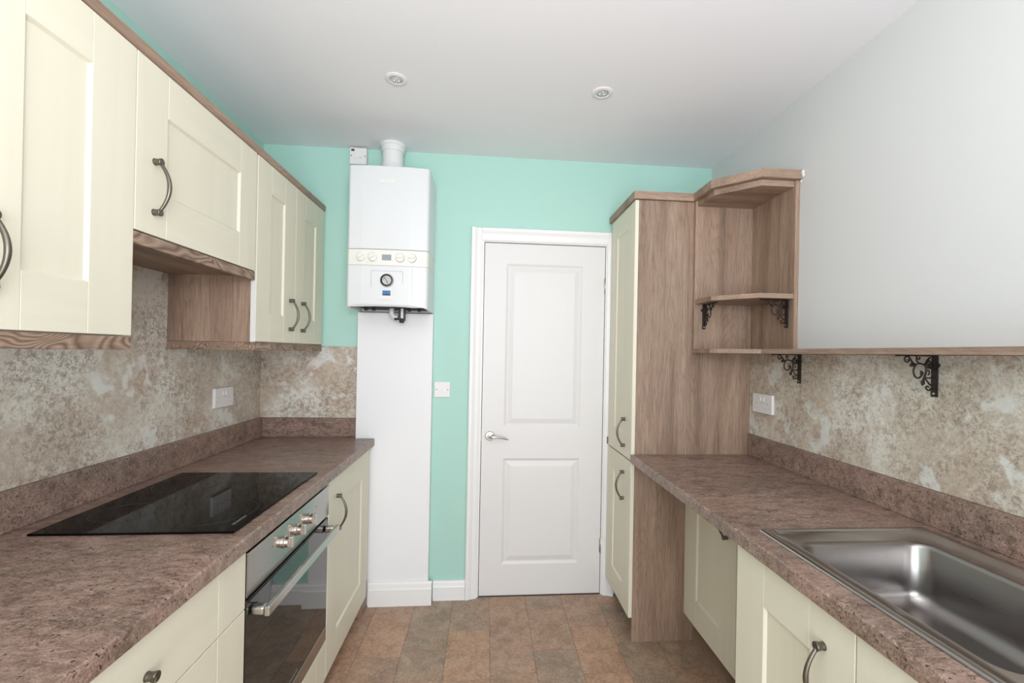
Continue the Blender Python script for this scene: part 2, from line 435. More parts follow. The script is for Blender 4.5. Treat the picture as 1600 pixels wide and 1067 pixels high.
# ------------------------------------------------------------------ doors of cabinets
def bow_handle(c, n, parent, length=.128, axis='z', sz=1.0, mat='pewter'):
    """c: centre on the door face; n: outward sign along x; bow handle with drum feet"""
    c = Vector(c); n = Vector((n, 0, 0)); ax = Vector((0, 0, 1)) if axis == 'z' else Vector((0, 1, 0))
    side = n.cross(ax)
    mb = MB()
    for s in (-1, 1):
        p = c+ax*s*length/2
        mb.tube([p, p+n*.003, p+n*.009, p+n*.016, p+n*.0185, p+n*.019], [.0092, .0084, .0080, .0096, .0096, .0086], 18)
    pts = []; rr = []
    for i in range(19):
        u_ = -1+2*i/18
        pts.append(c+ax*(u_*length/2*.99)+n*(.0125+.026*(1-u_*u_))); rr.append(.0040+.0014*(1-abs(u_)))
    mb.tube(pts, rr, 10)
    h = obj('handle', mb, mat, parent); return h
def shaker(parent, X, n, y0, y1, z0, z1, st=.115, rail=.115, t_=.018, handle=None, hlen=.128, haxis='z', slab=False, label=None):
    """door in the YZ plane, front face at X, facing sign n; panel + stiles + rails + handle"""
    a, b_ = sorted((X, X-n*t_)); g = .0002; bv = .0014
    if slab:
        f = obj('drawer_front', B(a, b_, y0+st+g, y1-st-g, z0, z1, bev=bv), 'cream_horizontal', parent)
        for q0, q1 in ((y0, y0+st-g), (y1-st+g, y1)): obj('stile', B(a, b_, q0, q1, z0, z1, bev=bv), 'cream_vertical', f)
    else:
        pa, pb = sorted((X-n*.0075, X-n*t_))
        f = obj('door', B(pa, pb, y0+st-.004, y1-st+.004, z0+rail-.004, z1-rail+.004), 'cream_vertical', parent)
        for q0, q1 in ((y0, y0+st-g), (y1-st+g, y1)): obj('stile', B(a, b_, q0, q1, z0, z1, bev=bv), 'cream_vertical', f)
        for q0, q1 in ((z0, z0+rail), (z1-rail, z1)): obj('rail', B(a, b_, y0+st+g, y1-st-g, q0, q1, bev=bv), 'cream_horizontal', f)
        # slanted inner edge
        mb = MB(); w_ = .0055; xo, xi = X-n*.001, X-n*.0074
        ya, yb, za, zb = y0+st, y1-st, z0+rail, z1-rail
        bb = bmesh.new()
        o_ = [(xo, ya, za), (xo, yb, za), (xo, yb, zb), (xo, ya, zb)]; i_ = [(xi, ya+w_, za+w_), (xi, yb-w_, za+w_), (xi, yb-w_, zb-w_), (xi, ya+w_, zb-w_)]
        A = [bb.verts.new(v) for v in o_]; Bq = [bb.verts.new(v) for v in i_]
        for k in range(4): bb.faces.new((A[k], A[(k+1) % 4], Bq[(k+1) % 4], Bq[k]))
        bmesh.ops.recalc_face_normals(bb, faces=bb.faces[:]); mb.add(bb); obj('bevel_strip', mb, 'cream_vertical', f)
    if label: f['label'] = label
    if handle: bow_handle((X, handle[0], handle[1]), n, f, hlen, haxis)
    return f

# ------------------------------------------------------------------ left wall cabinets
XU = -.884
def carcass(parent, x0, x1, y0, y1, z0, z1, mat='carcass_white'):
    return obj('carcass', B(x0, x1, y0, y1, z0, z1), mat, parent)
wa = thing('wall_cabinet', (-1.04, .81, 1.362), 'cream two door wall cabinet nearest the camera, above the near end of the left worktop', 'cabinet')
carcass(wa, L+.001, XU-.0185, .412, 1.205, 1.395, 2.113)
shaker(wa, XU, 1, .4115, .8075, 1.396, 2.114, .125, handle=(.75, 1.53))
shaker(wa, XU, 1, .8105, 1.2065, 1.396, 2.114, .125, handle=(.872, 1.535))
mb = MB().box(XU-.0185, XU-.001, .412, 1.2065, 1.361, 1.3925, bev=.001).box(L+.012, XU-.019, 1.189, 1.2065, 1.361, 1.3925)
obj('pelmet', mb, 'oak_swirl', wa)
wb = thing('wall_cabinet', (-1.04, 1.505, 1.632), 'shorter cream wall cabinet with one wide door above the hob, raised over a wooden underside', 'cabinet')
carcass(wb, L+.001, XU-.0185, 1.2085, 1.8015, 1.663, 2.113)
shaker(wb, XU, 1, 1.2095, 1.8015, 1.664, 2.114, .112, .118, handle=(1.274, 1.792), hlen=.134)
obj('pelmet', B(XU-.0185, XU-.001, 1.2095, 1.8015, 1.629, 1.6605, bev=.001), 'oak_swirl', wb)
obj('underside_board', B(L+.012, XU-.019, 1.2095, 1.8015, 1.645, 1.6625), 'oak_y', wb)
wc = thing('wall_cabinet', (-1.04, 2.16, 1.362), 'cream double door wall cabinet at the far end of the left wall, beside the boiler', 'cabinet')
carcass(wc, L+.001, XU-.0185, 1.829, 2.519, 1.395, 2.113)
obj('side_panel', B(L+.011, XU-.0190, 1.811, 1.8285, 1.393, 2.112, bev=.0008), 'oak_z', wc)
obj('edge_strip', B(XU-.0187, XU-.001, 1.8112, 1.8125, 1.394, 1.6285), 'carcass_white', wc)
shaker(wc, XU, 1, 1.8130, 2.1615, 1.396, 2.114, .112, handle=(2.112, 1.522), hlen=.128)
shaker(wc, XU, 1, 2.1635, 2.519, 1.396, 2.114, .112, handle=(2.243, 1.522), hlen=.128)
mb = MB().box(XU-.0185, XU-.001, 1.8295, 2.519, 1.361, 1.3915, bev=.001).box(L+.011, XU-.001, 1.811, 1.8293, 1.361, 1.3915, bev=.001)
obj('pelmet', mb, 'oak_swirl', wc)
cn = MB().prism([(XU-.045, 2.1165), (XU-.001, 2.1165), (XU+.003, 2.119), (XU+.003, 2.145), (XU-.001, 2.149), (XU-.045, 2.149)], 'y', .405, 2.527)
tag(obj('cornice', cn, 'oak_y'), 'long brown wood effect cornice strip along the top of the left wall cabinets', 'trim')

# ------------------------------------------------------------------ splashbacks and upstands
tag(obj('splashback', B(L+.0005, L+.010, -.6, D-.010, 1.0005, 1.8, bev=0), 'splash_marble'), 'mottled stone effect splashback panel on the left wall above the hob', 'splashback')
tag(obj('splashback', B(L+.0105, -.6915, D-.009, D-.0005, 1.0005, 1.388), 'splash_marble'), 'small stone effect splashback panel on the far wall beside the boiler casing', 'splashback')
tag(obj('splashback', B(R-.009, R-.0005, -.6, 2.1025, 1.0005, 1.3865), 'splash_marble'), 'mottled stone effect splashback panel on the right wall above the sink', 'splashback')
tag(obj('upstand', B(L+.0005, L+.0285, -.6, 2.535, HW+.0005, .9995, bev=.0015), 'worktop_laminate'), 'brown granite effect upstand along the left wall behind the hob', 'upstand')
tag(obj('upstand', B(L+.029, -.6915, 2.5175, 2.5355, HW+.0005, .9995, bev=.0015), 'worktop_laminate'), 'short brown granite effect upstand on the far wall beside the boiler casing', 'upstand')
tag(obj('upstand', B(1.2775, R-.0005, -.6, 2.1025, HW+.0005, .9995, bev=.0015), 'worktop_laminate'), 'brown granite effect upstand along the right wall behind the sink', 'upstand')

# ------------------------------------------------------------------ worktops
def edge_profile(xf, xb, n, top, th=.04, r=.0065):
    """closed XZ profile, front at xf, back at xb; n = +1 when the front is the lower x"""
    p = []
    for k in range(7):
        a = PI/2*k/6; p.append((xf+n*(r-r*math.sin(a)), top-r+r*math.cos(a)))
    for k in range(5):
        a = PI/2*k/4; q = .005; p.append((xf+n*(q-q*math.cos(a)), top-th+q-q*math.sin(a)))
    p += [(xb, top-th), (xb, top)]
    return p
wt = thing('worktop', (-.9, .9, HW-.04), 'brown granite effect worktop along the left wall around the hob', 'worktop')
mb = MB()
mb.prism(edge_profile(-.5885, L+.0005, -1, HW), 'y', -.6, 2.485)
mb.box(L+.0005, -.692, 2.485, D-.0005, HW-.04, HW)
obj('top', mb, 'worktop_laminate', wt)
SX0, SX1, SY0, SY1 = .765, 1.222, .10, 1.162     # hole of the sink
wr = thing('worktop', (1.0, .9, HW-.04), 'brown granite effect worktop along the right wall around the steel sink', 'worktop')
mb = MB()
mb.prism(edge_profile(.6946, SX0, 1, HW), 'y', -.6, 2.1025)
mb.box(SX0, SX1, SY1, 2.1025, HW-.04, HW).box(SX0, SX1, -.6, SY0, HW-.04, HW).box(SX1, R-.0005, -.6, 2.1025, HW-.04, HW)
obj('top', mb, 'worktop_laminate', wr)
obj('front_edge', B(.683, .6943, 2.1035, 2.1045, HW-.03, HW-.005), 'worktop_laminate', wr) if False else None

# ------------------------------------------------------------------ hob
hb = thing('hob', (-.874, 1.5, HW), 'black glass electric hob set flush on the left worktop', 'hob')
obj('glass', B(-1.116, -.631, 1.208, 1.779, HW+.0003, HW+.006, bev=.0015), 'black_glass', hb)
for (cx, cy, r) in ((-.76, 1.355, .105), (-.76, 1.62, .08), (-1.0, 1.355, .075), (-1.0, 1.63, .10)):
    obj('cooking_zone', MB().tube([(cx+r*math.cos(2*PI*k/48), cy+r*math.sin(2*PI*k/48), HW+.0061) for k in range(48)], .0006, 4, closed=True), 'zone_print', hb)
mb = MB()
yy = 1.255
for wd in (.012, .008, .010, .010, .006, .010, .011):
    mb.box(-.662, -.655, yy, yy+wd-.003, HW+.00605, HW+.0063); yy += wd
obj('printed_mark', mb, 'mark_grey', hb)

# ------------------------------------------------------------------ left base units
XB = -.606
db = thing('drawer_unit', (-.9, .82, 0), 'cream drawer unit under the near end of the left worktop', 'cabinet')
carcass(db, L+.001, XB-.0185, .41, 1.217, .15, HW-.0405)
shaker(db, XB, 1, .417, 1.219, .699, .851, .118, slab=True, handle=(.800, .767), haxis='y', hlen=.160)
shaker(db, XB, 1, .417, 1.219, .400, .696, .118, slab=True, handle=(.820, .60), haxis='y', hlen=.160)
shaker(db, XB, 1, .417, 1.219, .072, .397, .118, slab=True, handle=(.820, .29), haxis='y', hlen=.160)
obj('plinth', B(XB-.06, XB-.045, .41, 1.217, 0, .149), 'oak_y', db)
# oven
ov = thing('oven', (-.9, 1.53, .21), 'built-in electric oven with black glass door and steel control panel', 'oven')
obj('cavity', B(L+.03, XB-.02, 1.232, 1.832, .205, .842), 'inner_grey', ov)
obj('control_panel', B(XB-.0195, XB+.001, 1.226, 1.834, .722, .838, bev=.0015), 'fascia_steel', ov)
for y in (1.438, 1.534, 1.630):
    kb = obj('knob', MB().lathe([(.0, 0), (.0185, 0), (.0185, .004), (.0165, .006), (.0160, .016), (.0, .0165)], rotm((1, 0, 0), (XB+.001, y, .780)), 28), 'knob_satin', ov)
    obj('grip', B(XB+.0165, XB+.029, y-.006, y+.006, .7635, .7965, bev=.0015), 'knob_satin', kb)
for y in (1.36, 1.486, 1.582, 1.70): obj('printed_mark', B(XB+.0011, XB+.0014, y, y+.006, .795, .799), 'mark_grey', ov)
od = obj('oven_door', B(XB-.0185, XB-.0005, 1.228, 1.832, .285, .712, bev=.0015), 'oven_glass', ov)
obj('door_base_strip', B(XB-.0185, XB+.0003, 1.228, 1.832, .232, .2845, bev=.001), 'fascia_steel', od)
mb = MB(); yy = 1.50
for wd in (.012, .008, .010, .010, .006, .010, .011):
    mb.box(XB-.0004, XB-.0001, yy, yy+wd-.003, .300, .307); yy += wd
obj('printed_mark', mb, 'mark_grey', od)
mb = MB()
mb.box(XB+.036, XB+.050, 1.243, 1.815, .664, .690, bev=.002)
oh = obj('oven_handle', mb, 'bar_steel', od)
for y in (1.256, 1.802): obj('handle_post', B(XB-.0004, XB+.0358, y-.0125, y+.0125, .6645, .6895, bev=.007, seg=4), 'bar_steel', oh)
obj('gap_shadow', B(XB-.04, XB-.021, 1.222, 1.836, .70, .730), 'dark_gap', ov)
oc = thing('oven_housing', (-.9, 1.53, 0), 'cream filler panel and wood effect plinth below the oven', 'cabinet')
fp = obj('filler_panel', B(XB-.018, XB, 1.226+.1, 1.834-.1, .072, .228, bev=.0014), 'cream_horizontal', oc)
for q0, q1 in ((1.222, 1.3255), (1.7345, 1.835)): obj('stile', B(XB-.018, XB, q0, q1, .072, .228, bev=.0014), 'cream_vertical', fp)
obj('plinth', B(XB-.06, XB-.045, 1.218, 1.836, 0, .149), 'oak_y', oc)
bc = thing('base_cabinet', (-.9, 2.15, 0), 'cream single door base cabinet between the oven and the boiler casing', 'cabinet')
carcass(bc, L+.001, XB-.0185, 1.838, 2.436, .15, HW-.0405)
shaker(bc, XB, 1, 1.8385, 2.438, .074, .851, .118, .125, handle=(1.936, .697), hlen=.132)
obj('plinth', B(XB-.066, XB-.051, 1.838, 2.374, 0, .149), 'oak_y', bc)
obj('plinth_return', B(L+.3, XB-.004, 2.374, 2.4665, 0, .1495, bev=.0008), 'oak_z', bc)
obj('filler_strip', B(XB-.018, XB-.003, 2.4395, 2.4665, .1505, .851, bev=.001), 'cream_vertical', bc)

# ------------------------------------------------------------------ tall cabinet on the right
XT = .698
tc = thing('tall_cabinet', (1.0, 2.3, 0), 'tall larder cabinet with two cream doors and wood effect side beside the far door', 'cabinet')
obj('side_panel', B(XT+.0195, R-.001, 2.104, 2.122, 0, 2.115, bev=.0008), 'oak_z', tc)
carcass(tc, XT+.0195, R-.001, 2.1225, 2.505, .151, 2.113)
obj('far_side_panel', B(XT+.0195, 1.0, 2.5055, 2.518, .0, 2.113), 'oak_z', tc) if False else None
shaker(tc, XT, -1, 2.1015, 2.505, .866, 2.113, .112, .112, handle=(2.207, .985), hlen=.130)
shaker(tc, XT, -1, 2.1015, 2.505, .118, .858, .112, .112, handle=(2.210, .720), hlen=.130)
obj('plinth', B(XT+.066, XT+.081, 2.1225, 2.505, 0, .150), 'oak_dark_y', tc)

# corner shelf unit
XS0, YS1, XS2, YS2 = .990, 1.928, 1.130, 1.782
ZS = 1.387
su = thing('corner_shelf_unit', (1.14, 1.94, ZS), 'open angled wood effect corner shelf unit hung beside the tall cabinet', 'shelf')
def penta(ins=0, wallx=R-.0195, ywall=2.0855):
    k = ins
    return [(XS0+k, ywall), (XS0+k, YS1+k*.4), (XS2+k*.4, YS2+k), (wallx, YS2+k), (wallx, ywall)]
obj('back_panel', B(XS0, R-.0195, 2.086, 2.1035, ZS+.019, 2.115, bev=.0006), 'oak_z', su)
obj('wall_panel', B(R-.019, R-.0005, YS2, 2.1035, ZS+.019, 2.115, bev=.0006), 'oak_z', su)
obj('shelf', MB().prism(penta(.002), 'z', 1.620, 1.640, bev=.0007), 'oak_x', su)
obj('top_board', MB().prism(penta(.010), 'z', 2.090, 2.115), 'oak_x', su)
bl = MB().prism([(XS0, 2.1035), (XS0, YS1), (XS2, YS2), (R-.0005, YS2), (R-.0005, 2.1035)], 'z', ZS, ZS+.0185, bev=.0007)
obj('base_shelf', bl, 'oak_x', su)
# cornice around tall cabinet and unit (one strip)
def strip(path, ox, z0, z1, w_=.03):
    """horizontal strip following path (list of xy), body to the right-hand side of travel"""
    P_ = [Vector(p) for p in path]; n = len(P_); out = []
    def off(i, d):
        ns = []
        for a, b_ in ((i-1, i), (i, i+1)):
            if a >= 0 and b_ < n:
                e = (P_[b_]-P_[a]).normalized(); ns.append(Vector((e.y, -e.x)))
        m_ = sum(ns, Vector((0, 0))).normalized(); return P_[i]+m_*(d/max(.3, m_.dot(ns[0])))
    outer = [off(i, -ox) for i in range(n)]; inner = [off(i, w_) for i in range(n)]
    mb = MB()
    for i in range(n-1):
        q = [outer[i], outer[i+1], inner[i+1], inner[i]]
        mb.prism([tuple(v) for v in q], 'z', z0, z1)
    return mb
path = [(XT, 2.53), (XT, 2.0985), (XS0+.003, 2.0985), (XS0-.001, YS1-.002), (XS2-.004, YS2-.004), (R-.0005, YS2-.004)]
# body lies inside the cabinet footprint
def cornice_pieces():
    mb = MB(); z0, z1 = 2.1165, 2.153
    out = [(XT-.010, 2.525), (XT-.010, 2.090), (XS0-.010, 2.090), (XS0-.012, YS1-.007), (XS2-.009, YS2-.014), (R-.0008, YS2-.014)]
    inn = [(XT+.03, 2.525), (XT+.03, 2.13), (XS0+.03, 2.13), (XS0+.03, YS1+.01), (XS2+.01, YS2+.03), (R-.0008, YS2+.03)]
    for i in range(5):
        mb.prism([out[i], out[i+1], inn[i+1], inn[i]], 'z', z0, z1, bev=.0008)
    return mb
tag(obj('cornice', cornice_pieces(), 'oak_x'), 'wood effect cornice turning around the tall cabinet and the angled corner shelves', 'trim')
lumps = MB()
for (x, y, z, r) in ((R-.004, YS2-.018, 2.142, .010), (R-.004, YS2-.022, 2.128, .008), (R-.004, YS2-.010, 2.108, .006)):
    lumps.lathe([(0, -r), (r*.7, -r*.7), (r, 0), (r*.7, r*.7), (0, r)], Matrix.Translation((x, y, z)) @ Matrix.Diagonal((.35, 1.2, 1, 1)), 10)
tag(obj('filler_dab', lumps, 'filler_white'), 'rough dab of white filler on the wall at the end of the corner unit cornice', 'filler')
# long narrow shelf along the right wall
tag(obj('wall_shelf', B(1.138, R-.0005, -.5, YS2-.0005, ZS, ZS+.0185, bev=.0007), 'oak_y'), 'long narrow wood effect shelf board running along the right wall', 'shelf')

# ------------------------------------------------------------------ cast iron brackets
def bracket(o, u, wdt, label, group='ornate cast iron shelf brackets', size=.118, knob=True):
    """o: corner where wall meets shelf underside; u: direction away from the wall; plane is u x down"""
    o = Vector(o); u = Vector(u); w_ = Vector(wdt).normalized(); s = size/.118*.000177
    def P(x, y, d=0): return o+u*((690-x)*s)+Vector((0, 0, -1))*((y-150)*s)+w_*d
    root = thing('shelf_bracket', tuple(o), label, 'bracket', group)
    def bar(a0, a1, b0, b1):      # a along u, b down, width in w
        mb = MB(); b = bmesh.new(); bmesh.ops.create_cube(b, size=1)
        for v in b.verts:
            v.co = o+u*((a0+a1)/2+v.co.x*(a1-a0))-Vector((0, 0, 1))*((b0+b1)/2+v.co.z*(b1-b0))+w_*(v.co.y*.016)
        bmesh.ops.bevel(b, geom=b.edges[:], offset=.001, segments=1, affect='EDGES')
        bmesh.ops.recalc_face_normals(b, faces=b.faces[:]); mb.add(b); return mb
    obj('wall_plate', bar(.0, .0045, .0, size), 'cast_iron', root)
    obj('shelf_plate', bar(.005, size, .0, .0035), 'cast_iron', root)
    mb = MB()
    def curve(pts, r=.0021, rr=None, d=0):
        # Catmull-Rom
        q = [Vector(p) for p in pts]; out = []
        for i in range(len(q)-1):
            p0, p1, p2, p3 = q[max(i-1, 0)], q[i], q[i+1], q[min(i+2, len(q)-1)]
            for k in range(4):
                t_ = k/4; out.append(.5*((2*p1)+(p2-p0)*t_+(2*p0-5*p1+4*p2-p3)*t_*t_+(3*p1-p0-3*p2+p3)*t_**3))
        out.append(q[-1]); mb.tube([P(v.x, v.y, d) for v in out], r, 6)
    def ring(cx, cy, r, th=.002): mb.tube([P(cx+r*math.cos(2*PI*k/14), cy+r*math.sin(2*PI*k/14)) for k in range(14)], th, 6, closed=True)
    def leaf(x, y, ang, ln=55, wd=34):
        pts = [P(x-math.cos(ang)*ln*t_, y-math.sin(ang)*ln*t_) for t_ in (-.9, -.5, 0, .5, 1)]
        mb.tube(pts, [.0008, wd*s*.75, wd*s, wd*s*.6, .0006], 8, flat=(w_, .3))
    curve([(590, 185), (540, 230), (490, 300), (420, 285), (340, 305), (300, 400), (325, 490), (380, 522), (430, 495), (445, 450)], .0024)
    curve([(490, 300), (520, 350), (520, 430), (495, 500), (475, 560)], .003)
    curve([(340, 305), (280, 270), (240, 215), (205, 170)], .0026)
    curve([(225, 190), (170, 175), (145, 215), (165, 262), (210, 262), (215, 232), (190, 230)], .0022)
    curve([(355, 170), (350, 235), (385, 270)], .0022); curve([(350, 175), (370, 215), (405, 205), (400, 180)], .0022)
    curve([(505, 530), (545, 570), (585, 620), (640, 640)], .0024)
    curve([(610, 705), (560, 715), (520, 680), (545, 650), (570, 668)], .0024)
    curve([(640, 700), (600, 690)], .0024)
    curve([(600, 360), (545, 330), (540, 280), (575, 240), (600, 275), (570, 290)], .0022)
    curve([(520, 340), (575, 355), (650, 370)], .0024)
    curve([(530, 390), (570, 400), (575, 450), (555, 470)], .002)
    curve([(500, 505), (560, 520), (655, 500)], .0022)
    leaf(270, 310, PI*.95); leaf(445, 440, PI*.35, 50, 38); leaf(468, 590, PI*.55, 62, 42)
    obj('scrollwork', mb, 'cast_iron', root)
    if knob:
        kb = MB()
        c = o+u*.006-Vector((0, 0, 1))*(150*s)+w_*0
        for dd in (-1, 1):
            cc = o+u*.004-Vector((0, 0, 1))*(160*s)+w_*(.011*dd)
            kb.tube([cc+u*(0), cc+u*.004], .0065, 10)
        obj('screw_lug', kb, 'cast_iron', root)
    mb = MB()
    c = o+u*.0046-Vector((0, 0, 1))*(620*s)
    mb.tube([c, c+u*.0015], .0032, 10); obj('screw', mb, 'nickel', root)
    return root
bracket((R-.0095, 1.190, ZS-.0005), (-1, 0, 0), (0, 1, 0), 'large black scrolled iron bracket under the shelf, the one nearest the sink')
bracket((R-.0095, 1.752, ZS-.0005), (-1, 0, 0), (0, 1, 0), 'black scrolled iron bracket below the wall shelf, above the double socket on the right')
bracket((R-.0205, 1.822, 1.6192), (-1, 0, 0), (0, 1, 0), 'black scrolled iron bracket inside the corner unit, on its right side under the middle shelf')
bracket((1.038, 2.0855, 1.6195), (0, -1, 0), (1, 0, 0), 'black scrolled iron bracket inside the corner unit, on its left back under the middle shelf')

# ------------------------------------------------------------------ right base cabinets
XR = .715
sc = thing('sink_cabinet', (1.0, .81, 0), 'cream double door base cabinet under the steel sink', 'cabinet')
obj('side_panel', B(XR+.0185, R-.001, 1.196, 1.2135, 0, HW-.0405), 'carcass_white', sc)
mb = MB().box(XR+.0185, R-.001, .402, 1.1955, .15, .17).box(XR+.0185, R-.001, .402, .42, .1705, HW-.0405)
obj('carcass', mb, 'carcass_white', sc)
shaker(sc, XR, -1, .8075, 1.2135, .12, .851, .122, .115, handle=(.888, .706), hlen=.128)
shaker(sc, XR, -1, .4, .8045, .12, .851, .122, .115, handle=(.724, .706), hlen=.128)
obj('plinth', B(XR+.06, XR+.075, .402, 1.1955, 0, .149), 'oak_y', sc)
rc = thing('recessed_cabinet', (1.14, 1.65, 0), 'shallow cream door unit set back in the dark gap below the right worktop', 'cabinet')
XC = .970
carcass(rc, XC+.0185, R-.001, 1.215, 2.1025, .152, HW-.0405)
shaker(rc, XC, -1, 1.652, 2.1015, .137, .851, .122, .120, handle=(1.722, .715), hlen=.128)
shaker(rc, XC, -1, 1.216, 1.6495, .137, .851, .122, .120, handle=(1.58, .715), hlen=.128)
obj('plinth', B(XC+.050, XC+.065, 1.215, 2.1025, 0, .151), 'oak_dark_y', rc)

# ------------------------------------------------------------------ sink
def rrect(x0, x1, y0, y1, r, z, seg=6, rs=None):
    """rounded rectangle loop, radii per corner: (x0y0, x1y0, x1y1, x0y1)"""
    rs = rs or (r, r, r, r); pts = []
    for (cx, cy, sx, sy, a0, rr) in ((x0, y0, 1, 1, PI, rs[0]), (x1, y0, -1, 1, 1.5*PI, rs[1]), (x1, y1, -1, -1, 0, rs[2]), (x0, y1, 1, -1, .5*PI, rs[3])):
        for k in range(seg+1):
            a = a0+PI/2*k/seg; pts.append(Vector((cx+sx*rr+rr*math.cos(a), cy+sy*rr+rr*math.sin(a), z)))
    return pts
def loops_mesh(loops, cap=True, smooth=True):
    b = bmesh.new(); L_ = [[b.verts.new(v) for v in lp] for lp in loops]
    for A, Bq in zip(L_, L_[1:]):
        n = len(A)
        for k in range(n):
            f = b.faces.new((A[k], A[(k+1) % n], Bq[(k+1) % n], Bq[k])); f.smooth = smooth
    if cap: b.faces.new(L_[-1]).smooth = smooth
    return b
sk = thing('sink', (1.0, .64, HW), 'brushed stainless steel inset sink with one deep bowl on the right worktop', 'sink')
Z = HW
ox0, ox1, oy0, oy1 = .751, 1.236, .085, 1.176
bx0, bx1, by0, by1 = .803, 1.158, .620, 1.107     # bowl mouth
loops = [rrect(ox0, ox1, oy0, oy1, .006, Z+.0005), rrect(ox0, ox1, oy0, oy1, .006, Z+.0040), rrect(ox0+.003, ox1-.003, oy0+.003, oy1-.003, .006, Z+.0055),
         rrect(ox0+.012, ox1-.012, oy0+.012, oy1-.012, .008, Z+.0055), rrect(ox0+.022, ox1-.020, oy0+.020, oy1-.012, .02, Z+.0050, rs=(.03, .03, .04, .02)),
         rrect(ox0+.027, ox1-.028, oy0+.026, oy1-.020, .02, Z-.0015, rs=(.03, .03, .045, .02))]
b = loops_mesh(loops, cap=False)
# deck between the inner ledge and the bowl mouth, plus drainer
deck_o = loops[-1]; mouth = rrect(bx0, bx1, by0, by1, .04, Z-.0035, seg=6)
A = [b.verts.new(v) for v in deck_o]; Bq = [b.verts.new(v) for v in mouth]; n = len(A)
for k in range(n): b.faces.new((A[k], A[(k+1) % n], Bq[(k+1) % n], Bq[k])).smooth = True
bmesh.ops.remove_doubles(b, verts=b.verts[:], dist=1e-6)
bmesh.ops.recalc_face_normals(b, faces=b.faces[:])
mb = MB(); mb.add(b); obj('rim', mb, 'sink_steel', sk)
dp = .165
bl_ = [rrect(bx0, bx1, by0, by1, .04, Z-.0035, 8), rrect(bx0+.004, bx1-.004, by0+.004, by1-.004, .042, Z-.006, 8), rrect(bx0+.008, bx1-.008, by0+.008, by1-.008, .045, Z-.014, 8),
       rrect(bx0+.014, bx1-.014, by0+.014, by1-.014, .05, Z-dp+.045, 8)]
for k in range(1, 7):
    a = PI/2*k/6; i_ = .014+.045*(1-math.cos(a)); bl_.append(rrect(bx0+i_, bx1-i_, by0+i_, by1-i_, .05, Z-dp+.045-.045*math.sin(a), 8))
i_ = .12; bl_.append(rrect(bx0+i_, bx1-i_, by0+i_, by1-i_, .04, Z-dp-.003, 8))
b = loops_mesh(bl_); bmesh.ops.recalc_face_normals(b, faces=b.faces[:])
for f in b.faces: f.normal_flip()
mb = MB(); mb.add(b); obj('bowl', mb, 'bowl_steel', sk)
wst = obj('waste', MB().lathe([(0, .002), (.030, .002), (.034, .0045), (.043, .0045), (.045, .001), (.045, 0), (0, 0)], Matrix.Translation(((bx0+bx1)/2, (by0+by1)/2, Z-dp-.0025)), 32), 'chrome', sk)
mb = MB()
for k in range(6): mb.tube([(.85+k*.055, .16, Z-.0005), (.85+k*.055, .54, Z-.0005)], .003, 6)
obj('drainer_ribs', mb, 'sink_steel', sk)

# ------------------------------------------------------------------ sockets and switches
def double_socket(X, n, y0, y1, z0, z1, label):
    root = thing('double_socket', (X, (y0+y1)/2, z0), label, 'socket')
    xb = X; xf = X+n*.006
    a, b_ = sorted((xb, xf)); obj('back_box', B(a, b_, y0, y1, z0, z1, bev=.0015), 'plastic_white', root)
    a, b_ = sorted((xf, xf+n*.007)); obj('faceplate', B(a, b_, y0-.001, y1+.001, z0-.001, z1+.001, bev=.002), 'plastic_white', root)
    xo = xf+n*.007; ym = (y0+y1)/2; zm = (z0+z1)/2
    for s in (-1, 1):
        a, b_ = sorted((xo, xo+n*.003)); obj('rocker', B(a, b_, ym+s*.012-.005, ym+s*.012+.005, zm+.010, zm+.030, bev=.001), 'plastic_white', root)
        mb = MB(); a, b_ = sorted((xo, xo+n*.0005)); c = ym+s*.040
        mb.box(a, b_, c-.0018, c+.0018, zm-.004, zm+.003).box(a, b_, c-.012, c-.008, zm-.022, zm-.019).box(a, b_, c+.008, c+.012, zm-.022, zm-.019)
        obj('pin_holes', mb, 'plastic_edge', root)
    mb = MB(); a, b_ = sorted((xo, xo+n*.0004)); mb.box(a, b_, ym-.012, ym+.012, zm+.003, zm+.005); obj('rating_mark', mb, 'plastic_edge', root)
double_socket(L+.0105, 1, 2.103, 2.246, 1.100, 1.186, 'white double power socket on the left splashback beyond the hob')
double_socket(R-.0095, -1, 1.912, 2.056, 1.115, 1.201, 'white double power socket on the right splashback beside the tall cabinet')
sw = thing('light_switch', (-.239, D, 1.118), 'white single light switch on the mint wall beside the door', 'switch')
obj('faceplate', B(-.281, -.196, D-.009, D-.0005, 1.118, 1.203, bev=.002), 'plastic_white', sw)
obj('rocker', MB().prism([(D-.009, 1.148), (D-.0155, 1.149), (D-.0105, 1.174), (D-.009, 1.174)], 'x', -.248, -.229), 'plastic_white', sw)
obj('rocker_surround', B(-.251, -.226, D-.0097, D-.0090, 1.145, 1.177), 'boiler_cream', sw)
for x in (-.269, -.208): obj('screw', MB().lathe([(0, .0012), (.003, .001), (.0034, 0), (0, 0)], rotm((0, -1, 0), (x, D-.009, 1.160)), 12), 'pewter', sw)
sp = thing('fused_spur', (-.708, D, 2.372), 'white fused spur switch with red neon on the mint wall above the boiler', 'switch')
obj('back_box', B(-.750, -.664, D-.033, D-.0005, 2.372, 2.458, bev=.002), 'plastic_white', sp)
obj('faceplate', B(-.751, -.663, D-.041, D-.0335, 2.371, 2.459, bev=.002), 'plastic_white', sp)
obj('neon', B(-.743, -.726, D-.0425, D-.041, 2.440, 2.451, bev=.0005), 'neon_red', sp)
obj('rocker', B(-.724, -.708, D-.0440, D-.041, 2.400, 2.424, bev=.001), 'plastic_white', sp)
obj('fuse_holder', B(-.702, -.684, D-.0430, D-.041, 2.402, 2.428, bev=.001), 'boiler_cream', sp)
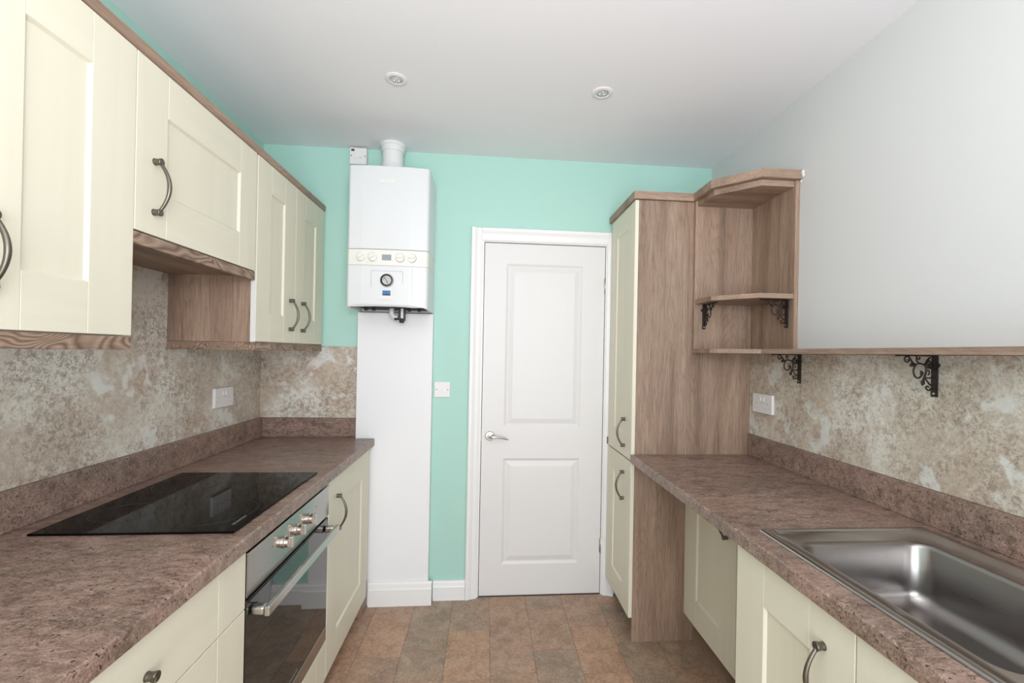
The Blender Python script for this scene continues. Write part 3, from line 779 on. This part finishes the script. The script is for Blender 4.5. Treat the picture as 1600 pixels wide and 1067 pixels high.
obj('fuse_slot', B(-.699, -.687, D-.0436, D-.0431, 2.404, 2.406), 'plastic_edge', sp)
for x in (-.743, -.671): obj('screw', MB().lathe([(0, .0012), (.003, .001), (.0034, 0), (0, 0)], rotm((0, -1, 0), (x, D-.041, 2.415)), 12), 'pewter', sp)

# ------------------------------------------------------------------ boiler
bo = thing('boiler', (-.5, 2.40, 1.575), 'white wall hung combi boiler with dials and pressure gauge', 'boiler')
BX0, BX1, BZ0, BZ1 = -.688, -.2935, 1.580, 2.276
fy, sy = 2.262, 2.277
def bprof(i=0): return [(BX0+i, D-.001), (BX0+i, sy+.012), (BX0+.004+i, sy-.002), (BX0+.012+i, sy-.008), (-.632, fy+.002), (-.615, fy), (-.55, fy-.002), (-.45, fy-.002), (-.385, fy), (-.366, fy+.002), (BX1-.012-i, sy-.008), (BX1-.004-i, sy-.002), (BX1-i, sy+.012), (BX1-i, D-.001)]
def ring_part(z0, z1, grow=0): 
    pr = bprof(); c = Vector((-.5, 2.40))
    pr = [tuple(c+(Vector(p)-c)*(1+grow)) if p[1] < D-.01 else p for p in pr]
    return pr
obj('upper_casing', MB().prism(bprof(), 'z', 1.866, BZ1, bev=.004), 'boiler_white', bo)
obj('seam', MB().prism(bprof(.003), 'z', 1.8645, 1.8658), 'boiler_seam', bo)
cp = obj('control_panel', MB().prism(bprof(), 'z', 1.7865, 1.8642, bev=.0015), 'boiler_cream', bo)
# lower casing: chamfer widens downward, hollow underneath
b = bmesh.new()
def lo(z, k):   # k: extra inset of the front corners
    pr = bprof(); out = []
    for (x, y) in pr:
        if y < sy-.012: x = -.4908+(x+.4908)*(1-k); y += k*.12
        out.append(Vector((x, y, z)))
    return out
lv = [lo(1.785, 0), lo(1.64, .0), lo(BZ0+.016, .0), lo(BZ0+.010, .05)]
for i, lp in enumerate(lv[2:], 2):
    for v in lp:
        tt = min(1, max(0, (v.y-fy)/(sy-fy)));  v.z = v.z-.012*tt
rings = [[b.verts.new(v) for v in lp] for lp in lv]
b.faces.new(rings[0])
for A, Bq in zip(rings, rings[1:]):
    for k in range(len(A)): b.faces.new((A[k], A[(k+1) % len(A)], Bq[(k+1) % len(A)], Bq[k]))
inner = [b.verts.new(Vector((-.49+(v.co.x+.49)*.94, 2.40+(v.co.y-2.40)*.90, v.co.z+.001))) for v in rings[-1]]
deep = [b.verts.new(v.co+Vector((0, 0, .035))) for v in inner]
for A, Bq in ((rings[-1], inner), (inner, deep)):
    for k in range(len(A)): b.faces.new((A[k], A[(k+1) % len(A)], Bq[(k+1) % len(A)], Bq[k]))
b.faces.new(deep); bmesh.ops.recalc_face_normals(b, faces=b.faces[:])
mb = MB(); mb.add(b); lc = obj('lower_casing', mb, 'boiler_white', bo)
obj('seam', MB().prism(bprof(.003), 'z', 1.7851, 1.7864), 'boiler_seam', bo)
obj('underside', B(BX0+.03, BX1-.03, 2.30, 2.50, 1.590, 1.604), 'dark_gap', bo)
YB_ = fy-.0022
for x in (-.617, -.561, -.430, -.374):
    if x in (-.617, -.374): yk = fy+.0015
    else: yk = fy-.001
    rm = rotm((0, -1, 0), (x, yk, 1.8265))
    kn = obj('knob', MB().lathe([(.0, 0), (.0215, 0), (.0215, .002), (.0195, .0035), (.0190, .009), (.0, .010)], rm, 28), 'boiler_cream', cp)
    kk = MB(); kk.tube([Vector((x, yk-.0105, 1.8265))+Vector((math.cos(a_), 0, math.sin(a_)))*s for s in (-.015, .015) for a_ in ((.6 if x < -.5 else .05),)], .0022, 6)
    obj('pointer', kk, 'boiler_cream', kn)
    obj('knob_ring', MB().tube([(x+.0222*math.cos(2*PI*k/32), yk-.0003, 1.8265+.0222*math.sin(2*PI*k/32)) for k in range(32)], .0009, 5, closed=True), 'plastic_edge', kn)
obj('display', B(-.5175, -.4725, YB_-.001, YB_+.002, 1.8125, 1.8405, bev=.0005), 'lcd_grey', cp)
mb = MB()   # recessed rectangle outline on the flap
x0_, x1_, z0_, z1_ = -.568, -.415, 1.680, 1.760
for q in ((x0_, x1_, z1_-.0008, z1_+.0008), (x0_, x0_+.0015, z0_, z1_), (x1_-.0015, x1_, z0_+.02, z1_), ):
    mb.box(q[0], q[1], YB_-.0003, YB_+.001, q[2], q[3])
obj('flap_outline', mb, 'plastic_edge', lc)
obj('flap_seam', B(-.3720, -.3707, fy+.0012, fy+.0075, 1.605, 1.784), 'plastic_edge', lc)
gm = rotm((0, -1, 0), (-.491, YB_, 1.714))
ga = obj('pressure_gauge', MB().lathe([(.0, .0), (.033, 0), (.033, .004), (.030, .006), (.0295, .0065), (.0, .0065)], gm, 40), 'plastic_edge', lc)
obj('bezel', MB().lathe([(.0222, .0066), (.0290, .0066), (.0290, .011), (.0250, .012), (.0222, .0085), (.0222, .0066)], gm, 40), 'cast_iron', ga)
obj('dial_face', MB().lathe([(.0, .0066), (.0220, .0066), (.0220, .0075), (0, .0076)], gm, 32), 'gauge_face', ga)
mb = MB(); yg = YB_-.0082
mb.tube([(-.500, yg, 1.728), (-.486, yg, 1.700)], [.0006, .0018], 6)
mb.tube([(-.491+.015*math.cos(a), yg, 1.714+.015*math.sin(a)) for a in [PI*.62+i*.14 for i in range(8)]], .0011, 5)
obj('needle', mb, 'dark_gap', ga)
bl2 = obj('blue_label', B(-.5115, -.473, YB_-.0006, YB_+.001, 1.640, 1.6645), 'label_blue', lc)
obj('label_base', MB().prism([(-.5115, 1.640), (-.473, 1.640), (-.473, 1.6455), (-.487, 1.645), (-.4915, 1.6495), (-.496, 1.645), (-.5115, 1.6455)], 'y', YB_-.0011, YB_-.0007), 'label_navy', bl2)
def text(name, s, size, loc, mat, parent, ext=.0006):
    cu = bpy.data.curves.new('txt', 'FONT'); cu.body = s; cu.size = size; cu.extrude = ext; cu.align_x = 'CENTER'; cu.align_y = 'CENTER'
    to = bpy.data.objects.new('txt', cu); COL.objects.link(to); to.rotation_euler = (PI/2, 0, 0); to.location = loc
    bpy.context.view_layer.update(); dg = bpy.context.evaluated_depsgraph_get()
    me = bpy.data.meshes.new_from_object(to.evaluated_get(dg)); mw = to.matrix_world.copy(); bpy.data.objects.remove(to)
    bb = bmesh.new(); bb.from_mesh(me); bb.transform(mw); mb = MB(); mb.add(bb); return obj(name, mb, mat, parent)
pl = obj('name_plate', B(-.5325, -.4625, fy-.0045, fy-.001, 2.188, 2.2115, bev=.0015), 'boiler_cream', bo)
text('lettering', 'ideal', .021, (-.4975, fy-.0048, 2.2015), 'boiler_white', pl)
pl2 = obj('lower_plate', B(-.526, -.460, YB_-.0022, YB_+.001, 1.6185, 1.6365, bev=.001), 'boiler_cream', lc)
text('lettering', 'LOGIC', .0155, (-.493, YB_-.0026, 1.6275), 'boiler_white', pl2)
# pipes below
wp = MB().tube([(-.494, 2.40, 1.60), (-.494, 2.40, 1.568), (-.490, 2.40, 1.553), (-.478, 2.40, 1.545), (-.462, 2.40, 1.543)], .0125, 14)
obj('condensate_pipe', wp, 'flue_white', bo)
mb = MB().box(-.457, -.447, 2.385, 2.41, 1.532, 1.598, bev=.001).box(-.431, -.424, 2.385, 2.41, 1.528, 1.598, bev=.001)
mb.tube([(-.441, 2.397, 1.536), (-.441, 2.397, 1.516)], [.014, .012], 12); mb.tube([(-.478, 2.392, 1.536), (-.455, 2.395, 1.536)], [.0085, .006], 10)
obj('filling_tap', mb, 'pipe_dark', bo)
obj('tap_body', B(-.446, -.432, 2.388, 2.405, 1.540, 1.598, bev=.001), 'flue_white', bo)
mb = MB()
for x in (-.62, -.58, -.40, -.35): mb.tube([(x, 2.38, 1.592), (x, 2.38, 1.574)], .009, 10)
obj('valve_tails', mb, 'pipe_dark', bo)
fx, fyy = -.5165, 2.462
fu = thing('flue', (fx, fyy, BZ1), 'round white flue pipe rising from the boiler into the ceiling', 'flue')
T_ = Matrix.Translation((fx, fyy, 0))
obj('pipe', MB().lathe([(0, BZ1+.001), (.0600, BZ1+.001), (.0600, 2.352), (.0575, 2.357), (.0535, 2.358), (.0535, H-.0008), (0, H-.0008)], T_, 48), 'flue_white', fu)
obj('ceiling_collar', MB().lathe([(.0542, 2.425), (.0590, 2.425), (.0605, 2.430), (.0605, 2.440), (.0590, 2.444), (.0600, 2.450), (.0660, 2.4545), (.0660, H-.0008), (.0542, H-.0008), (.0542, 2.425)], T_, 48), 'flue_white', fu)

# ------------------------------------------------------------------ downlights
for (x, y, lab) in ((-.383, 1.86, 'round recessed ceiling downlight, the one over the boiler side'), (.465, 1.857, 'round recessed ceiling downlight, the one over the door side')):
    dl = thing('downlight', (x, y, H), lab, 'ceiling light', 'recessed downlights')
    mt = rotm((0, 0, -1), (x, y, H-.0004))
    obj('bezel', MB().lathe([(.027, 0), (.044, 0), (.044, .0025), (.040, .0045), (.030, .0055), (.026, .003), (.027, 0)], mt, 40), 'plastic_white', dl)
    obj('lamp', MB().lathe([(0, .0), (.0258, 0), (.0256, .004), (.021, .0055), (.018, .003), (0, .0032)], mt, 32), 'lamp_lens', dl)
    mb = MB()
    for k in range(3):
        a = 2*PI*k/3+.5; mb.lathe([(0, .007), (.004, .006), (.005, .0034), (0, .0033)], rotm((0, 0, -1), (x+.011*math.cos(a), y+.011*math.sin(a), H-.0004)), 12)
    obj('led_lens', mb, 'chrome', dl)
